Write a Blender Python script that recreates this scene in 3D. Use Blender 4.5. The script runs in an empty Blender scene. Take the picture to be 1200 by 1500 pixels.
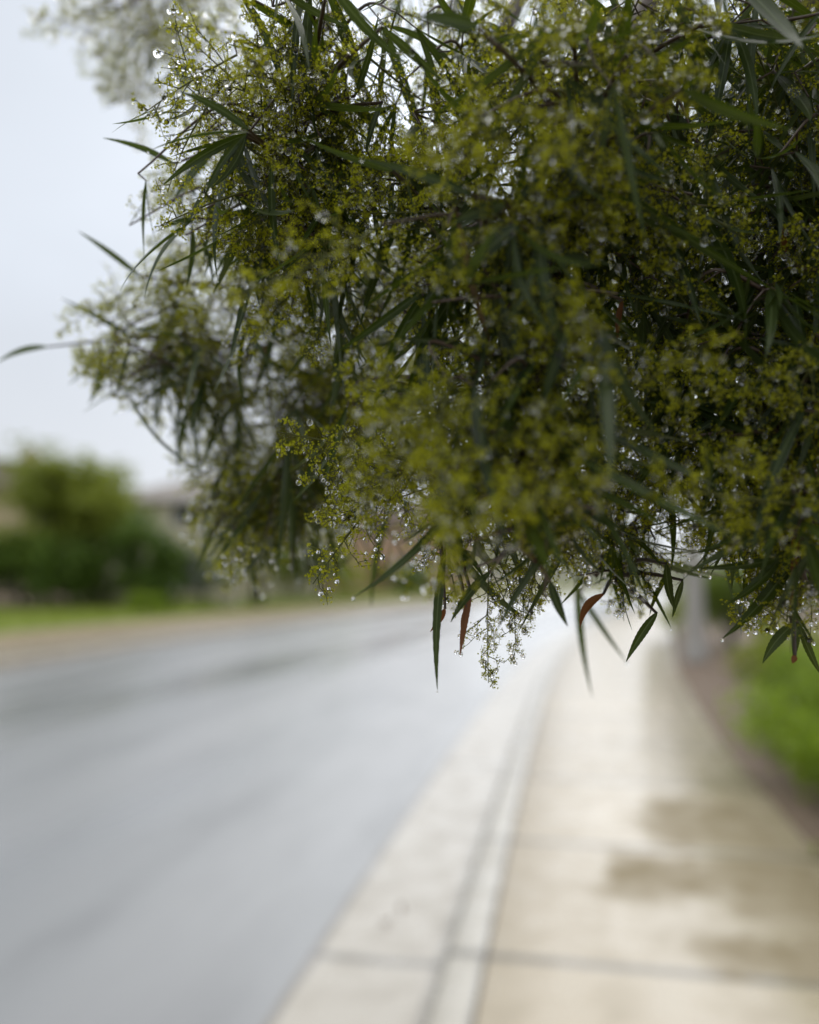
import bpy, math, random
import numpy as np
from mathutils import Vector, Matrix, Quaternion
R = math.radians
rng = np.random.default_rng(11)
random.seed(11)
S = bpy.context.scene
COL = S.collection

# ------------------------------------------------------------------ camera
F = 1127.0                       # focal length in pixels of the 1200x1500 photograph
PITCH = R(4.57)
CAM = np.array([0.0, 0.0, 1.5])
cd = bpy.data.cameras.new('camera')
cd.sensor_fit = 'VERTICAL'; cd.sensor_height = 36.0
cd.lens = F / 1500 * 36
cd.clip_start = 0.02; cd.clip_end = 2000
cd.dof.use_dof = True; cd.dof.focus_distance = 0.452
cd.dof.aperture_fstop = 2.2
cam = bpy.data.objects.new('camera', cd); COL.objects.link(cam)
cam.location = CAM; cam.rotation_euler = (R(90) + PITCH, 0, 0)
S.camera = cam
RIGHT = np.array([1.0, 0, 0])
FWD = np.array([0, math.cos(PITCH), math.sin(PITCH)])
UP = np.array([0, -math.sin(PITCH), math.cos(PITCH)])
def P(px, py, d):                # a measured direction and distance -> world point
    return CAM + d * (FWD + (px - 600) / F * RIGHT + (750 - py) / F * UP)
def proj(w):
    v = np.asarray(w) - CAM
    z = v @ FWD
    zz = np.where(np.abs(z) < 1e-4, 1e-4, z)
    return 600 + F * (v @ RIGHT) / zz, 750 - F * (v @ UP) / zz, z

# ------------------------------------------------------------------ world + sun
SUN_EL, SUN_AZ = R(46), R(17)
w = bpy.data.worlds.new('World'); S.world = w; w.use_nodes = True
nt = w.node_tree; nt.nodes.clear()
def N(t, typ, **kw):
    n = t.nodes.new(typ)
    for k, v in kw.items(): setattr(n, k, v)
    return n
def ramp(t, stops, interp='LINEAR'):
    n = t.nodes.new('ShaderNodeValToRGB'); cr = n.color_ramp; cr.interpolation = interp
    while len(cr.elements) < len(stops): cr.elements.new(0.5)
    for e, (p, c) in zip(cr.elements, stops):
        e.position = p; e.color = (*c, 1) if len(c) == 3 else c
    return n
out = N(nt, 'ShaderNodeOutputWorld'); bg = N(nt, 'ShaderNodeBackground'); bg.inputs['Strength'].default_value = 0.1
sky = N(nt, 'ShaderNodeTexSky', sky_type='NISHITA'); sky.sun_disc = False
sky.sun_elevation = SUN_EL; sky.sun_rotation = SUN_AZ
hsv = N(nt, 'ShaderNodeHueSaturation'); hsv.inputs['Saturation'].default_value = 0.2
tc = N(nt, 'ShaderNodeTexCoord'); sep = N(nt, 'ShaderNodeSeparateXYZ')
nt.links.new(tc.outputs['Generated'], sep.inputs[0])
# overcast layer, radiance x10: darker at the horizon, much brighter overhead
grad = ramp(nt, [(0.0, (.78, .815, .865)), (0.12, (.79, .83, .89)), (0.33, (.80, .86, .95)), (0.60, (.80, .86, .95)), (0.80, (1, 1, 1))])
nt.links.new(sep.outputs['Z'], grad.inputs['Fac'])
up = N(nt, 'ShaderNodeMapRange'); up.inputs[1].default_value = .62; up.inputs[2].default_value = .95; up.inputs[3].default_value = 10.0; up.inputs[4].default_value = 19.0
nt.links.new(sep.outputs['Z'], up.inputs[0])
noi = N(nt, 'ShaderNodeTexNoise'); noi.inputs['Scale'].default_value = 2.6; noi.inputs['Detail'].default_value = 3
mp = N(nt, 'ShaderNodeMapping'); mp.inputs['Scale'].default_value = (1, 1, 2.2)
nt.links.new(tc.outputs['Generated'], mp.inputs[0]); nt.links.new(mp.outputs[0], noi.inputs['Vector'])
nr = N(nt, 'ShaderNodeMapRange'); nr.inputs[1].default_value = .3; nr.inputs[2].default_value = .7; nr.inputs[3].default_value = .94; nr.inputs[4].default_value = 1.05
nt.links.new(noi.outputs['Fac'], nr.inputs[0])
m1 = N(nt, 'ShaderNodeMath', operation='MULTIPLY'); nt.links.new(up.outputs[0], m1.inputs[0]); nt.links.new(nr.outputs[0], m1.inputs[1])
# the cloud is brighter where the hidden sun stands behind it
dt = N(nt, 'ShaderNodeVectorMath', operation='DOT_PRODUCT'); nt.links.new(tc.outputs['Generated'], dt.inputs[0])
dt.inputs[1].default_value = (math.sin(SUN_AZ) * math.cos(R(30)), math.cos(SUN_AZ) * math.cos(R(30)), math.sin(R(30)))
mz = N(nt, 'ShaderNodeMath', operation='MAXIMUM'); nt.links.new(dt.outputs['Value'], mz.inputs[0]); mz.inputs[1].default_value = 0
pw = N(nt, 'ShaderNodeMath', operation='POWER'); nt.links.new(mz.outputs[0], pw.inputs[0]); pw.inputs[1].default_value = 14
ml = N(nt, 'ShaderNodeMath', operation='MULTIPLY_ADD'); nt.links.new(pw.outputs[0], ml.inputs[0]); ml.inputs[1].default_value = 1.15; ml.inputs[2].default_value = .95
m1b = N(nt, 'ShaderNodeMath', operation='MULTIPLY'); nt.links.new(m1.outputs[0], m1b.inputs[0]); nt.links.new(ml.outputs[0], m1b.inputs[1])
vm = N(nt, 'ShaderNodeVectorMath', operation='SCALE'); nt.links.new(grad.outputs[0], vm.inputs[0]); nt.links.new(m1b.outputs[0], vm.inputs['Scale'])
mx = N(nt, 'ShaderNodeMixRGB'); mx.inputs[0].default_value = 0.93
nt.links.new(sky.outputs[0], hsv.inputs['Color']); nt.links.new(hsv.outputs[0], mx.inputs[1]); nt.links.new(vm.outputs[0], mx.inputs[2])
nt.links.new(mx.outputs[0], bg.inputs['Color']); nt.links.new(bg.outputs[0], out.inputs['Surface'])

sd = bpy.data.lights.new('sun', 'SUN'); sd.energy = 0.9; sd.angle = R(70); sd.color = (1, .97, .92)
so = bpy.data.objects.new('sun', sd); COL.objects.link(so)
_az = SUN_AZ
_dir = Vector((math.sin(_az) * math.cos(SUN_EL), math.cos(_az) * math.cos(SUN_EL), math.sin(SUN_EL)))
so.rotation_euler = _dir.to_track_quat('Z', 'Y').to_euler()

vs = S.view_settings
vs.view_transform = 'Standard'; vs.look = 'None'; vs.gamma = 1; vs.exposure = 0.0; vs.use_curve_mapping = False
S.cycles.max_bounces = 8; S.cycles.diffuse_bounces = 3; S.cycles.glossy_bounces = 3
S.cycles.transmission_bounces = 6; S.cycles.transparent_max_bounces = 6
S.cycles.caustics_reflective = False; S.cycles.caustics_refractive = False
S.cycles.use_denoising = True

# ------------------------------------------------------------------ helpers
class MB:
    """collects polygons with uv, a random value per vertex and a material slot"""
    def __init__(s):
        s.v = []; s.l = []; s.n = []; s.uv = []; s.r = []; s.m = []; s.c = 0
    def add(s, v, faces, uv=None, r=0.5, m=0):
        """v (k,3); faces (f,q) index array, all of one size"""
        v = np.asarray(v, np.float32).reshape(-1, 3); f = np.asarray(faces, np.int32)
        s.v.append(v); s.l.append((f + s.c).ravel()); s.n.append(np.full(len(f), f.shape[1], np.int32))
        s.uv.append(np.zeros((len(v), 2), np.float32) if uv is None else np.asarray(uv, np.float32))
        s.r.append(np.broadcast_to(np.asarray(r, np.float32), (len(v),)))
        s.m.append(np.full(len(f), m, np.int32)); s.c += len(v)
    def merge(s, o, M=None):
        for v, l, n, uv, r, m in zip(o.v, o.l, o.n, o.uv, o.r, o.m):
            if M is not None: v = (v @ M[:3, :3].T + M[:3, 3]).astype(np.float32)
            s.v.append(v); s.l.append(l + s.c); s.n.append(n); s.uv.append(uv); s.r.append(r); s.m.append(m)
        s.c += o.c
    def flat(s):
        t = MB(); t.v = [np.concatenate(s.v)]; t.l = [np.concatenate(s.l)]; t.n = [np.concatenate(s.n)]
        t.uv = [np.concatenate(s.uv)]; t.r = [np.concatenate(s.r)]; t.m = [np.concatenate(s.m)]; t.c = s.c
        return t
    def mesh(s, name, mats, smooth=True):
        v = np.concatenate(s.v); l = np.concatenate(s.l); n = np.concatenate(s.n)
        me = bpy.data.meshes.new(name)
        me.vertices.add(len(v)); me.vertices.foreach_set('co', v.ravel())
        me.loops.add(len(l)); me.loops.foreach_set('vertex_index', l)
        me.polygons.add(len(n))
        st = np.zeros(len(n), np.int32); st[1:] = np.cumsum(n)[:-1]
        me.polygons.foreach_set('loop_start', st)
        for m in mats: me.materials.append(m)
        me.polygons.foreach_set('material_index', np.concatenate(s.m))
        me.update(calc_edges=True)
        me.polygons.foreach_set('use_smooth', np.full(len(n), smooth))
        ul = me.uv_layers.new(name='UVMap')
        ul.data.foreach_set('uv', np.concatenate(s.uv)[l].ravel())
        at = me.attributes.new('rnd', 'FLOAT', 'POINT'); at.data.foreach_set('value', np.concatenate(s.r))
        me.validate()
        return me
    def build(s, name, mats, parent=None, loc=(0, 0, 0), smooth=True):
        o = bpy.data.objects.new(name, s.mesh(name, mats if isinstance(mats, (list, tuple)) else [mats], smooth))
        COL.objects.link(o); o.location = loc
        if parent is not None: o.parent = parent
        return o
    # shapes
    def box(s, lo, hi, m=0):
        x0, y0, z0 = lo; x1, y1, z1 = hi
        v = [(x0,y0,z0),(x1,y0,z0),(x1,y1,z0),(x0,y1,z0),(x0,y0,z1),(x1,y0,z1),(x1,y1,z1),(x0,y1,z1)]
        s.add(v, [(0,3,2,1),(4,5,6,7),(0,1,5,4),(1,2,6,5),(2,3,7,6),(3,0,4,7)], r=random.random(), m=m)
    def tube(s, pts, rad, k=6, m=0, r=None, cap=True):
        pts = np.asarray(pts, float); n = len(pts); rad = np.broadcast_to(np.asarray(rad, float), (n,))
        t = np.gradient(pts, axis=0); t /= np.linalg.norm(t, axis=1)[:, None] + 1e-12
        a = np.cross(t, [0.31, 0.21, 0.93]); a /= np.linalg.norm(a, axis=1)[:, None] + 1e-9
        b = np.cross(t, a); th = np.linspace(0, 2 * np.pi, k, endpoint=False)
        ring = pts[:, None] + rad[:, None, None] * (a[:, None] * np.cos(th)[None, :, None] + b[:, None] * np.sin(th)[None, :, None])
        i = np.arange(n - 1)[:, None] * k; j = np.arange(k)[None]; j2 = (j + 1) % k
        f = np.stack([i + j, i + j2, i + k + j2, i + k + j], -1).reshape(-1, 4)
        uv = np.stack(np.meshgrid(np.linspace(0, 1, k), np.linspace(0, n * .25, n)), -1).reshape(-1, 2)
        s.add(ring.reshape(-1, 3), f, uv, random.random() if r is None else r, m)

def tag(o, label=None, cat=None, group=None, kind=None):
    if label: o['label'] = label
    if cat: o['category'] = cat
    if group: o['group'] = group
    if kind: o['kind'] = kind
    return o
def empty(name, loc, rz=0):
    o = bpy.data.objects.new(name, None); COL.objects.link(o); o.location = loc; o.rotation_euler = (0, 0, rz)
    o.empty_display_size = 0.2
    return o
def bez(pts, n):
    """smooth curve through points (Catmull-Rom)"""
    p = np.asarray(pts, float); p = np.vstack([2 * p[0] - p[1], p, 2 * p[-1] - p[-2]])
    o = []
    for i in range(1, len(p) - 2):
        t = np.linspace(0, 1, n, endpoint=False)[:, None]
        a, b, c, d = p[i-1], p[i], p[i+1], p[i+2]
        o.append(.5 * (2*b + (c-a)*t + (2*a-5*b+4*c-d)*t**2 + (3*b-a-3*c+d)*t**3))
    o.append(p[-2][None]); return np.vstack(o)

# ------------------------------------------------------------------ materials
def mat(name):
    m = bpy.data.materials.new(name); m.use_nodes = True; t = m.node_tree; t.nodes.clear()
    o = t.nodes.new('ShaderNodeOutputMaterial'); b = t.nodes.new('ShaderNodeBsdfPrincipled')
    t.links.new(b.outputs[0], o.inputs['Surface'])
    return m, t, b, o
def noise(t, scale, detail=4, coord='Object', rough=.55, vec=None, stretch=None):
    n = t.nodes.new('ShaderNodeTexNoise'); n.inputs['Scale'].default_value = scale; n.inputs['Detail'].default_value = detail
    n.inputs['Roughness'].default_value = rough
    if vec is None:
        c = t.nodes.new('ShaderNodeTexCoord'); vec = c.outputs[coord]
    if stretch:
        mpn = t.nodes.new('ShaderNodeMapping'); mpn.inputs['Scale'].default_value = stretch
        t.links.new(vec, mpn.inputs[0]); vec = mpn.outputs[0]
    t.links.new(vec, n.inputs['Vector']); return n
def mixc(t, fac, a, b, mode='MIX'):
    n = t.nodes.new('ShaderNodeMixRGB'); n.blend_type = mode
    for i, x in ((0, fac), (1, a), (2, b)):
        if hasattr(x, 'links') or hasattr(x, 'is_linked'): t.links.new(x, n.inputs[i])
        else: n.inputs[i].default_value = x if i == 0 else (*x, 1)
    return n.outputs[0]
def math_(t, op, a, b=0.0, clamp=False):
    n = t.nodes.new('ShaderNodeMath'); n.operation = op; n.use_clamp = clamp
    for i, x in ((0, a), (1, b)):
        if hasattr(x, 'is_linked'): t.links.new(x, n.inputs[i])
        else: n.inputs[i].default_value = x
    return n.outputs[0]
def mrange(t, x, a, b, c=0.0, d=1.0):
    n = t.nodes.new('ShaderNodeMapRange'); n.interpolation_type = 'SMOOTHSTEP'
    t.links.new(x, n.inputs[0])
    for i, y in zip((1, 2, 3, 4), (a, b, c, d)): n.inputs[i].default_value = y
    return n.outputs[0]
def bump(t, b, h, strength=.3, dist=.01):
    n = t.nodes.new('ShaderNodeBump'); n.inputs['Strength'].default_value = strength; n.inputs['Distance'].default_value = dist
    t.links.new(h, n.inputs['Height']); t.links.new(n.outputs[0], b.inputs['Normal'])
def attr(t, name='rnd'):
    n = t.nodes.new('ShaderNodeAttribute'); n.attribute_name = name; return n.outputs['Fac']

def plain(name, c, rough=.6, var=.15, scale=3, bmp=0, spec=.25, metal=0):
    m, t, b, o = mat(name)
    n = noise(t, scale)
    t.links.new(mixc(t, n.outputs['Fac'], [x * (1 - var) for x in c], [x * (1 + var) for x in c]), b.inputs['Base Color'])
    b.inputs['Roughness'].default_value = rough; b.inputs['Specular IOR Level'].default_value = spec; b.inputs['Metallic'].default_value = metal
    if bmp: bump(t, b, noise(t, scale * 12).outputs['Fac'], bmp)
    return m

def leafy(name, dark, light, trans, tfac, rough=.4, rib=None, wet=0.0, spec=.25, vary=False):
    m, t, b, o = mat(name)
    r = attr(t)
    if vary:
        oi = t.nodes.new('ShaderNodeObjectInfo')
        r = math_(t, 'ADD', math_(t, 'MULTIPLY', r, .65), math_(t, 'MULTIPLY', oi.outputs['Random'], .35))
    col = mixc(t, r, dark, light)
    n = noise(t, 60, 3)
    col = mixc(t, math_(t, 'MULTIPLY', n.outputs['Fac'], .5), col, [x * .55 for x in dark])
    if rib is not None:
        uvn = t.nodes.new('ShaderNodeUVMap'); sp = t.nodes.new('ShaderNodeSeparateXYZ'); t.links.new(uvn.outputs[0], sp.inputs[0])
        d = math_(t, 'ABSOLUTE', math_(t, 'SUBTRACT', sp.outputs[0], .5))
        ribm = mrange(t, d, .035, .085, 1, 0)
        ribm = math_(t, 'MULTIPLY', ribm, .55)
        # side veins
        wv = math_(t, 'FRACT', math_(t, 'ADD', math_(t, 'MULTIPLY', sp.outputs[1], 26), math_(t, 'MULTIPLY', d, -7)))
        vein = math_(t, 'MULTIPLY', mrange(t, wv, .82, .95, 0, 1), .16)
        col = mixc(t, math_(t, 'MAXIMUM', ribm, vein), col, rib)
        bump(t, b, math_(t, 'ADD', ribm, math_(t, 'MULTIPLY', vein, 2.0)), .5, .0006)
        geo = t.nodes.new('ShaderNodeNewGeometry')
        col = mixc(t, math_(t, 'MULTIPLY', geo.outputs['Backfacing'], .45), col, (.075, .10, .045))
    t.links.new(col, b.inputs['Base Color']); b.inputs['Roughness'].default_value = rough
    b.inputs['Specular IOR Level'].default_value = spec
    if wet: b.inputs['Coat Weight'].default_value = wet; b.inputs['Coat Roughness'].default_value = .12; b.inputs['Coat IOR'].default_value = 1.33
    tr = t.nodes.new('ShaderNodeBsdfTranslucent'); tr.inputs[0].default_value = (*trans, 1)
    ms = t.nodes.new('ShaderNodeMixShader'); ms.inputs[0].default_value = tfac
    t.links.new(b.outputs[0], ms.inputs[1]); t.links.new(tr.outputs[0], ms.inputs[2]); t.links.new(ms.outputs[0], o.inputs['Surface'])
    return m

M_leaf = leafy('narrow leaf', (.014, .029, .006), (.038, .064, .011), (.15, .22, .012), .26, .30, (.17, .22, .09), .35)
M_dead = leafy('dead leaf', (.14, .05, .018), (.24, .10, .035), (.30, .10, .02), .25, .5, (.2, .1, .05), .2)
M_flower = leafy('yellow green blossom', (.31, .34, .018), (.70, .71, .06), (.76, .76, .03), .47, .55, spec=.08, vary=True)
M_stalk = leafy('blossom stalk', (.10, .12, .03), (.20, .20, .06), (.2, .22, .04), .15, .5)
m, t, b, o = mat('branch bark'); M_bark = m
n1 = noise(t, 90, 5); n2 = noise(t, 14, 3)
t.links.new(mixc(t, n1.outputs['Fac'], (.035, .022, .016), mixc(t, n2.outputs['Fac'], (.12, .055, .035), (.10, .085, .06))), b.inputs['Base Color'])
b.inputs['Roughness'].default_value = .45; b.inputs['Coat Weight'].default_value = .3; bump(t, b, n1.outputs['Fac'], .5, .002)
m, t, b, o = mat('trunk bark'); M_trunk = m
n1 = noise(t, 9, 6, stretch=(4, 4, .7)); n2 = noise(t, 2, 3)
t.links.new(mixc(t, n1.outputs['Fac'], (.03, .022, .017), mixc(t, n2.outputs['Fac'], (.12, .09, .065), (.08, .08, .07))), b.inputs['Base Color'])
b.inputs['Roughness'].default_value = .7; bump(t, b, n1.outputs['Fac'], .8, .03)
m, t, b, o = mat('water drop'); M_drop = m
b.inputs['Base Color'].default_value = (1, 1, 1, 1); b.inputs['Transmission Weight'].default_value = 1; b.inputs['IOR'].default_value = 1.33; b.inputs['Roughness'].default_value = 0.0

def uvsep(t):
    u = t.nodes.new('ShaderNodeUVMap'); sp = t.nodes.new('ShaderNodeSeparateXYZ'); t.links.new(u.outputs[0], sp.inputs[0]); return u.outputs[0], sp.outputs[0], sp.outputs[1]

# wet asphalt, lighter wheel tracks running along the road (uv = metres across, metres along)
m, t, b, o = mat('wet asphalt'); M_road = m
uv, U, V = uvsep(t)
big = noise(t, .55, 4, vec=uv, stretch=(1, .10, 1)); fine = noise(t, 130, 2, vec=uv); mid = noise(t, 2.2, 5, vec=uv, stretch=(1, .3, 1))
tr1 = math_(t, 'SINE', math_(t, 'MULTIPLY', U, 3.4))
c = mixc(t, big.outputs['Fac'], (.122, .127, .128), (.240, .245, .246))
c = mixc(t, mrange(t, mid.outputs['Fac'], .42, .72, 0, .55), c, (.10, .105, .108))
c = mixc(t, mrange(t, tr1, -.2, 1, 0, .38), c, (.25, .25, .25))
c = mixc(t, math_(t, 'MULTIPLY', fine.outputs['Fac'], .35), c, (.12, .12, .125))
t.links.new(c, b.inputs['Base Color'])
t.links.new(mrange(t, mid.outputs['Fac'], .3, .7, .36, .5), b.inputs['Roughness'])
t.links.new(mrange(t, big.outputs['Fac'], .32, .68, .17, .40), b.inputs['Coat Roughness'])
b.inputs['Coat Weight'].default_value = 1; b.inputs['Coat IOR'].default_value = 1.45
bump(t, b, fine.outputs['Fac'], .12, .003)

def concrete(name, c0, c1, brown_patches=False, joint=None, joint_v0=0.0, wet=.6, lines=()):
    m, t, b, o = mat(name)
    uv, U, V = uvsep(t)
    n1 = noise(t, 1.1, 5, vec=uv); n2 = noise(t, 60, 3, vec=uv); n3 = noise(t, 5, 5, vec=uv)
    c = mixc(t, n1.outputs['Fac'], c0, c1)
    c = mixc(t, mrange(t, n3.outputs['Fac'], .45, .75, 0, .35), c, [x * .72 for x in c0])
    c = mixc(t, math_(t, 'MULTIPLY', n2.outputs['Fac'], .25), c, [x * .6 for x in c0])
    rough = mrange(t, n3.outputs['Fac'], .3, .7, .2, .5)
    if joint:
        fv = math_(t, 'FRACT', math_(t, 'DIVIDE', math_(t, 'SUBTRACT', V, joint_v0 - joint / 2), joint))
        d = math_(t, 'MULTIPLY', math_(t, 'ABSOLUTE', math_(t, 'SUBTRACT', fv, .5)), joint)
        jm = mrange(t, d, .016, .042, 1, 0)
        c = mixc(t, math_(t, 'MULTIPLY', jm, .75), c, (.09, .08, .065))
        # every slab cured to a slightly different tone
        fl = math_(t, 'FLOOR', math_(t, 'DIVIDE', math_(t, 'SUBTRACT', V, joint_v0), joint))
        wn = t.nodes.new('ShaderNodeTexWhiteNoise'); wn.noise_dimensions = '1D'; t.links.new(fl, wn.inputs['W'])
        c = mixc(t, math_(t, 'MULTIPLY', wn.outputs['Value'], .22), c, [x * .62 for x in c0])
    if brown_patches:  # browner, rougher patches with a thinner wet coat
        dn = noise(t, 3.0, 4, vec=uv)
        off = t.nodes.new('ShaderNodeVectorMath'); off.operation = 'MULTIPLY_ADD'
        t.links.new(dn.outputs['Color'], off.inputs[0]); off.inputs[1].default_value = (.5, .5, 0); t.links.new(uv, off.inputs[2])
        tot = None
        for (cu, cv, ru, rv) in brown_patches:
            sb = t.nodes.new('ShaderNodeVectorMath'); sb.operation = 'SUBTRACT'; t.links.new(off.outputs[0], sb.inputs[0]); sb.inputs[1].default_value = (cu + .25, cv + .25, 0)
            dv = t.nodes.new('ShaderNodeVectorMath'); dv.operation = 'DIVIDE'; t.links.new(sb.outputs[0], dv.inputs[0]); dv.inputs[1].default_value = (ru, rv, 1)
            sq = t.nodes.new('ShaderNodeVectorMath'); sq.operation = 'MULTIPLY'; t.links.new(dv.outputs[0], sq.inputs[0]); t.links.new(dv.outputs[0], sq.inputs[1])
            ln = t.nodes.new('ShaderNodeVectorMath'); ln.operation = 'LENGTH'; t.links.new(sq.outputs[0], ln.inputs[0])
            k = mrange(t, ln.outputs['Value'], .35, 1.5, 1, 0)
            tot = k if tot is None else math_(t, 'MAXIMUM', tot, k)
        c = mixc(t, math_(t, 'MULTIPLY', tot, mrange(t, n3.outputs['Fac'], .25, .7, .6, 1.0)), c, (.21, .165, .085))
        rough = math_(t, 'ADD', rough, math_(t, 'MULTIPLY', tot, .35))
    for (lu, lw, ls) in lines:      # grit gathered along a seam
        ld = math_(t, 'ABSOLUTE', math_(t, 'SUBTRACT', math_(t, 'ADD', U, math_(t, 'MULTIPLY', math_(t, 'SUBTRACT', n3.outputs['Fac'], .5), lw)), lu))
        c = mixc(t, mrange(t, ld, lw * .4, lw, ls, 0), c, (.085, .075, .06))
    t.links.new(c, b.inputs['Base Color'])
    t.links.new(rough, b.inputs['Roughness'])
    b.inputs['Coat Weight'].default_value = wet; b.inputs['Coat Roughness'].default_value = .28; b.inputs['Coat IOR'].default_value = 1.33
    if brown_patches: t.links.new(math_(t, 'MULTIPLY', math_(t, 'SUBTRACT', 1.0, math_(t, 'MULTIPLY', tot, .8)), wet), b.inputs['Coat Weight'])
    bump(t, b, n2.outputs['Fac'], .2, .003)
    return m
M_walk = concrete('wet sidewalk concrete', (.40, .335, .23), (.52, .44, .315),
                  brown_patches=[(1.18, 5.0, .40, .48), (.78, 4.05, .28, .32), (1.28, 4.05, .30, .38), (1.20, 3.35, .36, .18)], joint=1.32, joint_v0=3.16, wet=.42)
M_gutter = concrete('wet gutter concrete', (.35, .315, .255), (.44, .40, .33), joint=3.4, joint_v0=3.33, lines=((-.775, .045, .75), (-.205, .04, .45)))
M_kerb = concrete('kerb concrete', (.39, .36, .295), (.48, .445, .37), joint=1.32, joint_v0=3.16, lines=((-.165, .03, .45), (0.0, .022, .75)))
M_farwalk = concrete('far sidewalk concrete', (.25, .205, .14), (.32, .265, .185), joint=1.5, wet=.15)
M_fargut_shade = concrete('shaded far gutter concrete', (.16, .155, .14), (.22, .21, .19), joint=3.4, wet=.2)  # concrete darkened: the shadow line along the far gutter is put into its colour
M_mulch = plain('bark mulch', (.165, .12, .085), .75, .5, 14, .8)
M_dirt = plain('dry tan verge', (.24, .19, .115), .8, .3, 1.5, .5)
M_soil = plain('garden soil', (.13, .10, .065), .85, .4, 3, .5)
M_lawn = plain('lawn turf', (.15, .19, .018), .8, .35, 1.2, .6)
M_grass = leafy('grass blade', (.13, .18, .012), (.24, .29, .025), (.26, .34, .02), .3, .5)
M_hill = plain('far hillside', (.13, .13, .08), .9, .35, .03)

# ------------------------------------------------------------------ setting: terrain, road, kerbs, walks
def curve(y): return -.312 + .1883 * y + .00184 * y * y + .0032 * max(y - 10, 0) ** 2
def at(y, off):
    s = .1883 + .00368 * y + .0064 * max(y - 10, 0); n = math.hypot(1, s)
    return np.array([curve(y) + off / n, y - off * s / n])
YS = np.concatenate([np.arange(-8, 30, .6), np.arange(30, 100, 2.0)])
def strip(name, offs, zs, material, y0=-8, y1=98):
    ys = YS[(YS >= y0) & (YS <= y1)]; k = len(offs); v = []; uv = []
    s = 0; prev = None
    for y in ys:
        for of, z in zip(offs, zs):
            p = at(y, of + (.045 * min(max(y - 7, 0), 20) if of > 1.5 else 0)); v.append((p[0], p[1], z)); uv.append((of, y))
    i = np.arange(len(ys) - 1)[:, None] * k; j = np.arange(k - 1)[None]
    f = np.stack([i + j, i + j + 1, i + k + j + 1, i + k + j], -1).reshape(-1, 4)
    mb = MB(); mb.add(v, f, uv)
    return tag(mb.build(name, material), kind='structure')

mb = MB()
gx = np.linspace(-500, 500, 81); gy = np.linspace(-60, 900, 81)
X, Y = np.meshgrid(gx, gy); Z = np.full_like(X, -.30)
Z += 0.9 * np.clip((Y - 60) / 60, 0, 1) + 12 * np.clip((Y - 160) / 500, 0, 1)
i = np.arange(80)[:, None] * 81; j = np.arange(80)[None]
mb.add(np.stack([X, Y, Z], -1).reshape(-1, 3), np.stack([i + j, i + j + 1, i + 82 + j, i + 81 + j], -1).reshape(-1, 4))
tag(mb.build('ground', M_hill), kind='structure')
strip('road', [-9.0, -6.6, -4.3, -2.5, -.78], [-.155, -.13, -.115, -.125, -.150], M_road)
strip('gutter', [-.78, -.45, -.19], [-.146, -.150, -.135], M_gutter)
strip('kerb', [-.19, -.165, -.14, .0], [-.135, -.02, .0, .004], M_kerb)
strip('sidewalk', [.0, .012, 1.62, 1.64], [-.012, .0, .012, -.05], M_walk)
strip('mulch_bed', [1.64, 2.1, 2.6, 3.4], [-.03, .0, .03, .05], M_mulch)
strip('garden_soil', [3.4, 6, 12, 26], [.045, .25, .9, 1.6], M_soil)
strip('far_gutter', [-9.4, -9.0], [-.13, -.15], M_fargut_shade)
strip('far_kerb', [-9.58, -9.43, -9.4], [.0, -.005, -.13], M_farwalk)
strip('far_sidewalk', [-11.0, -9.58], [.012, .004], M_farwalk)
strip('verge', [-13.6, -11.0], [.03, .0], M_dirt)
strip('lawn', [-24, -19, -13.6], [.12, .10, .026], M_lawn)
strip('far_garden', [-60, -40, -24], [1.0, .5, .11], M_soil)

def hill(name, x0, x1, y, base, hs, seed):
    r = np.random.default_rng(seed); xs = np.linspace(x0, x1, 40); mb = MB(); v = []
    ph = r.random(4) * 6
    for k, (dy, hh) in enumerate(((0, 0), (60, .6), (140, 1.0), (260, .7), (400, 0))):
        for x in xs:
            u = (x - x0) / (x1 - x0)
            h = hs * (np.sin(np.pi * u) ** .7) * (.75 + .15 * np.sin(u * 7 + ph[0]) + .08 * np.sin(u * 17 + ph[1]))
            v.append((x, y + dy, base + h * hh))
    i = np.arange(4)[:, None] * 40; j = np.arange(39)[None]
    mb.add(v, np.stack([i + j, i + j + 1, i + 41 + j, i + 40 + j], -1).reshape(-1, 4))
    return tag(mb.build(name, M_hill), kind='structure')
hill('hills', -420, 260, 330, 2, 34, 4)

# grass blades on the lawn strip: uncountable
mb = MB(); n = 9000
yy = rng.uniform(6, 48, n); of = rng.uniform(-23.5, -13.7, n); hh = rng.uniform(.05, .12, n); aa = rng.uniform(0, 6.28, n)
bp = np.array([[*at(y, o_), 0.03 + .09 * min(1, (-o_ - 13.6) / 5)] for y, o_ in zip(yy, of)])
sx = np.stack([np.cos(aa), np.sin(aa), 0 * aa], 1) * .03
tip = bp + np.stack([np.cos(aa * 3) * .04, np.sin(aa * 3) * .04, hh], 1)
mb.add(np.stack([bp - sx, bp + sx, tip], 1).reshape(-1, 3), np.arange(3 * n).reshape(-1, 3), r=np.repeat(rng.random(n), 3))
tag(mb.build('lawn_grass', M_grass), 'short green lawn grass across the road below the dark bushes', 'grass', kind='stuff')

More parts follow.
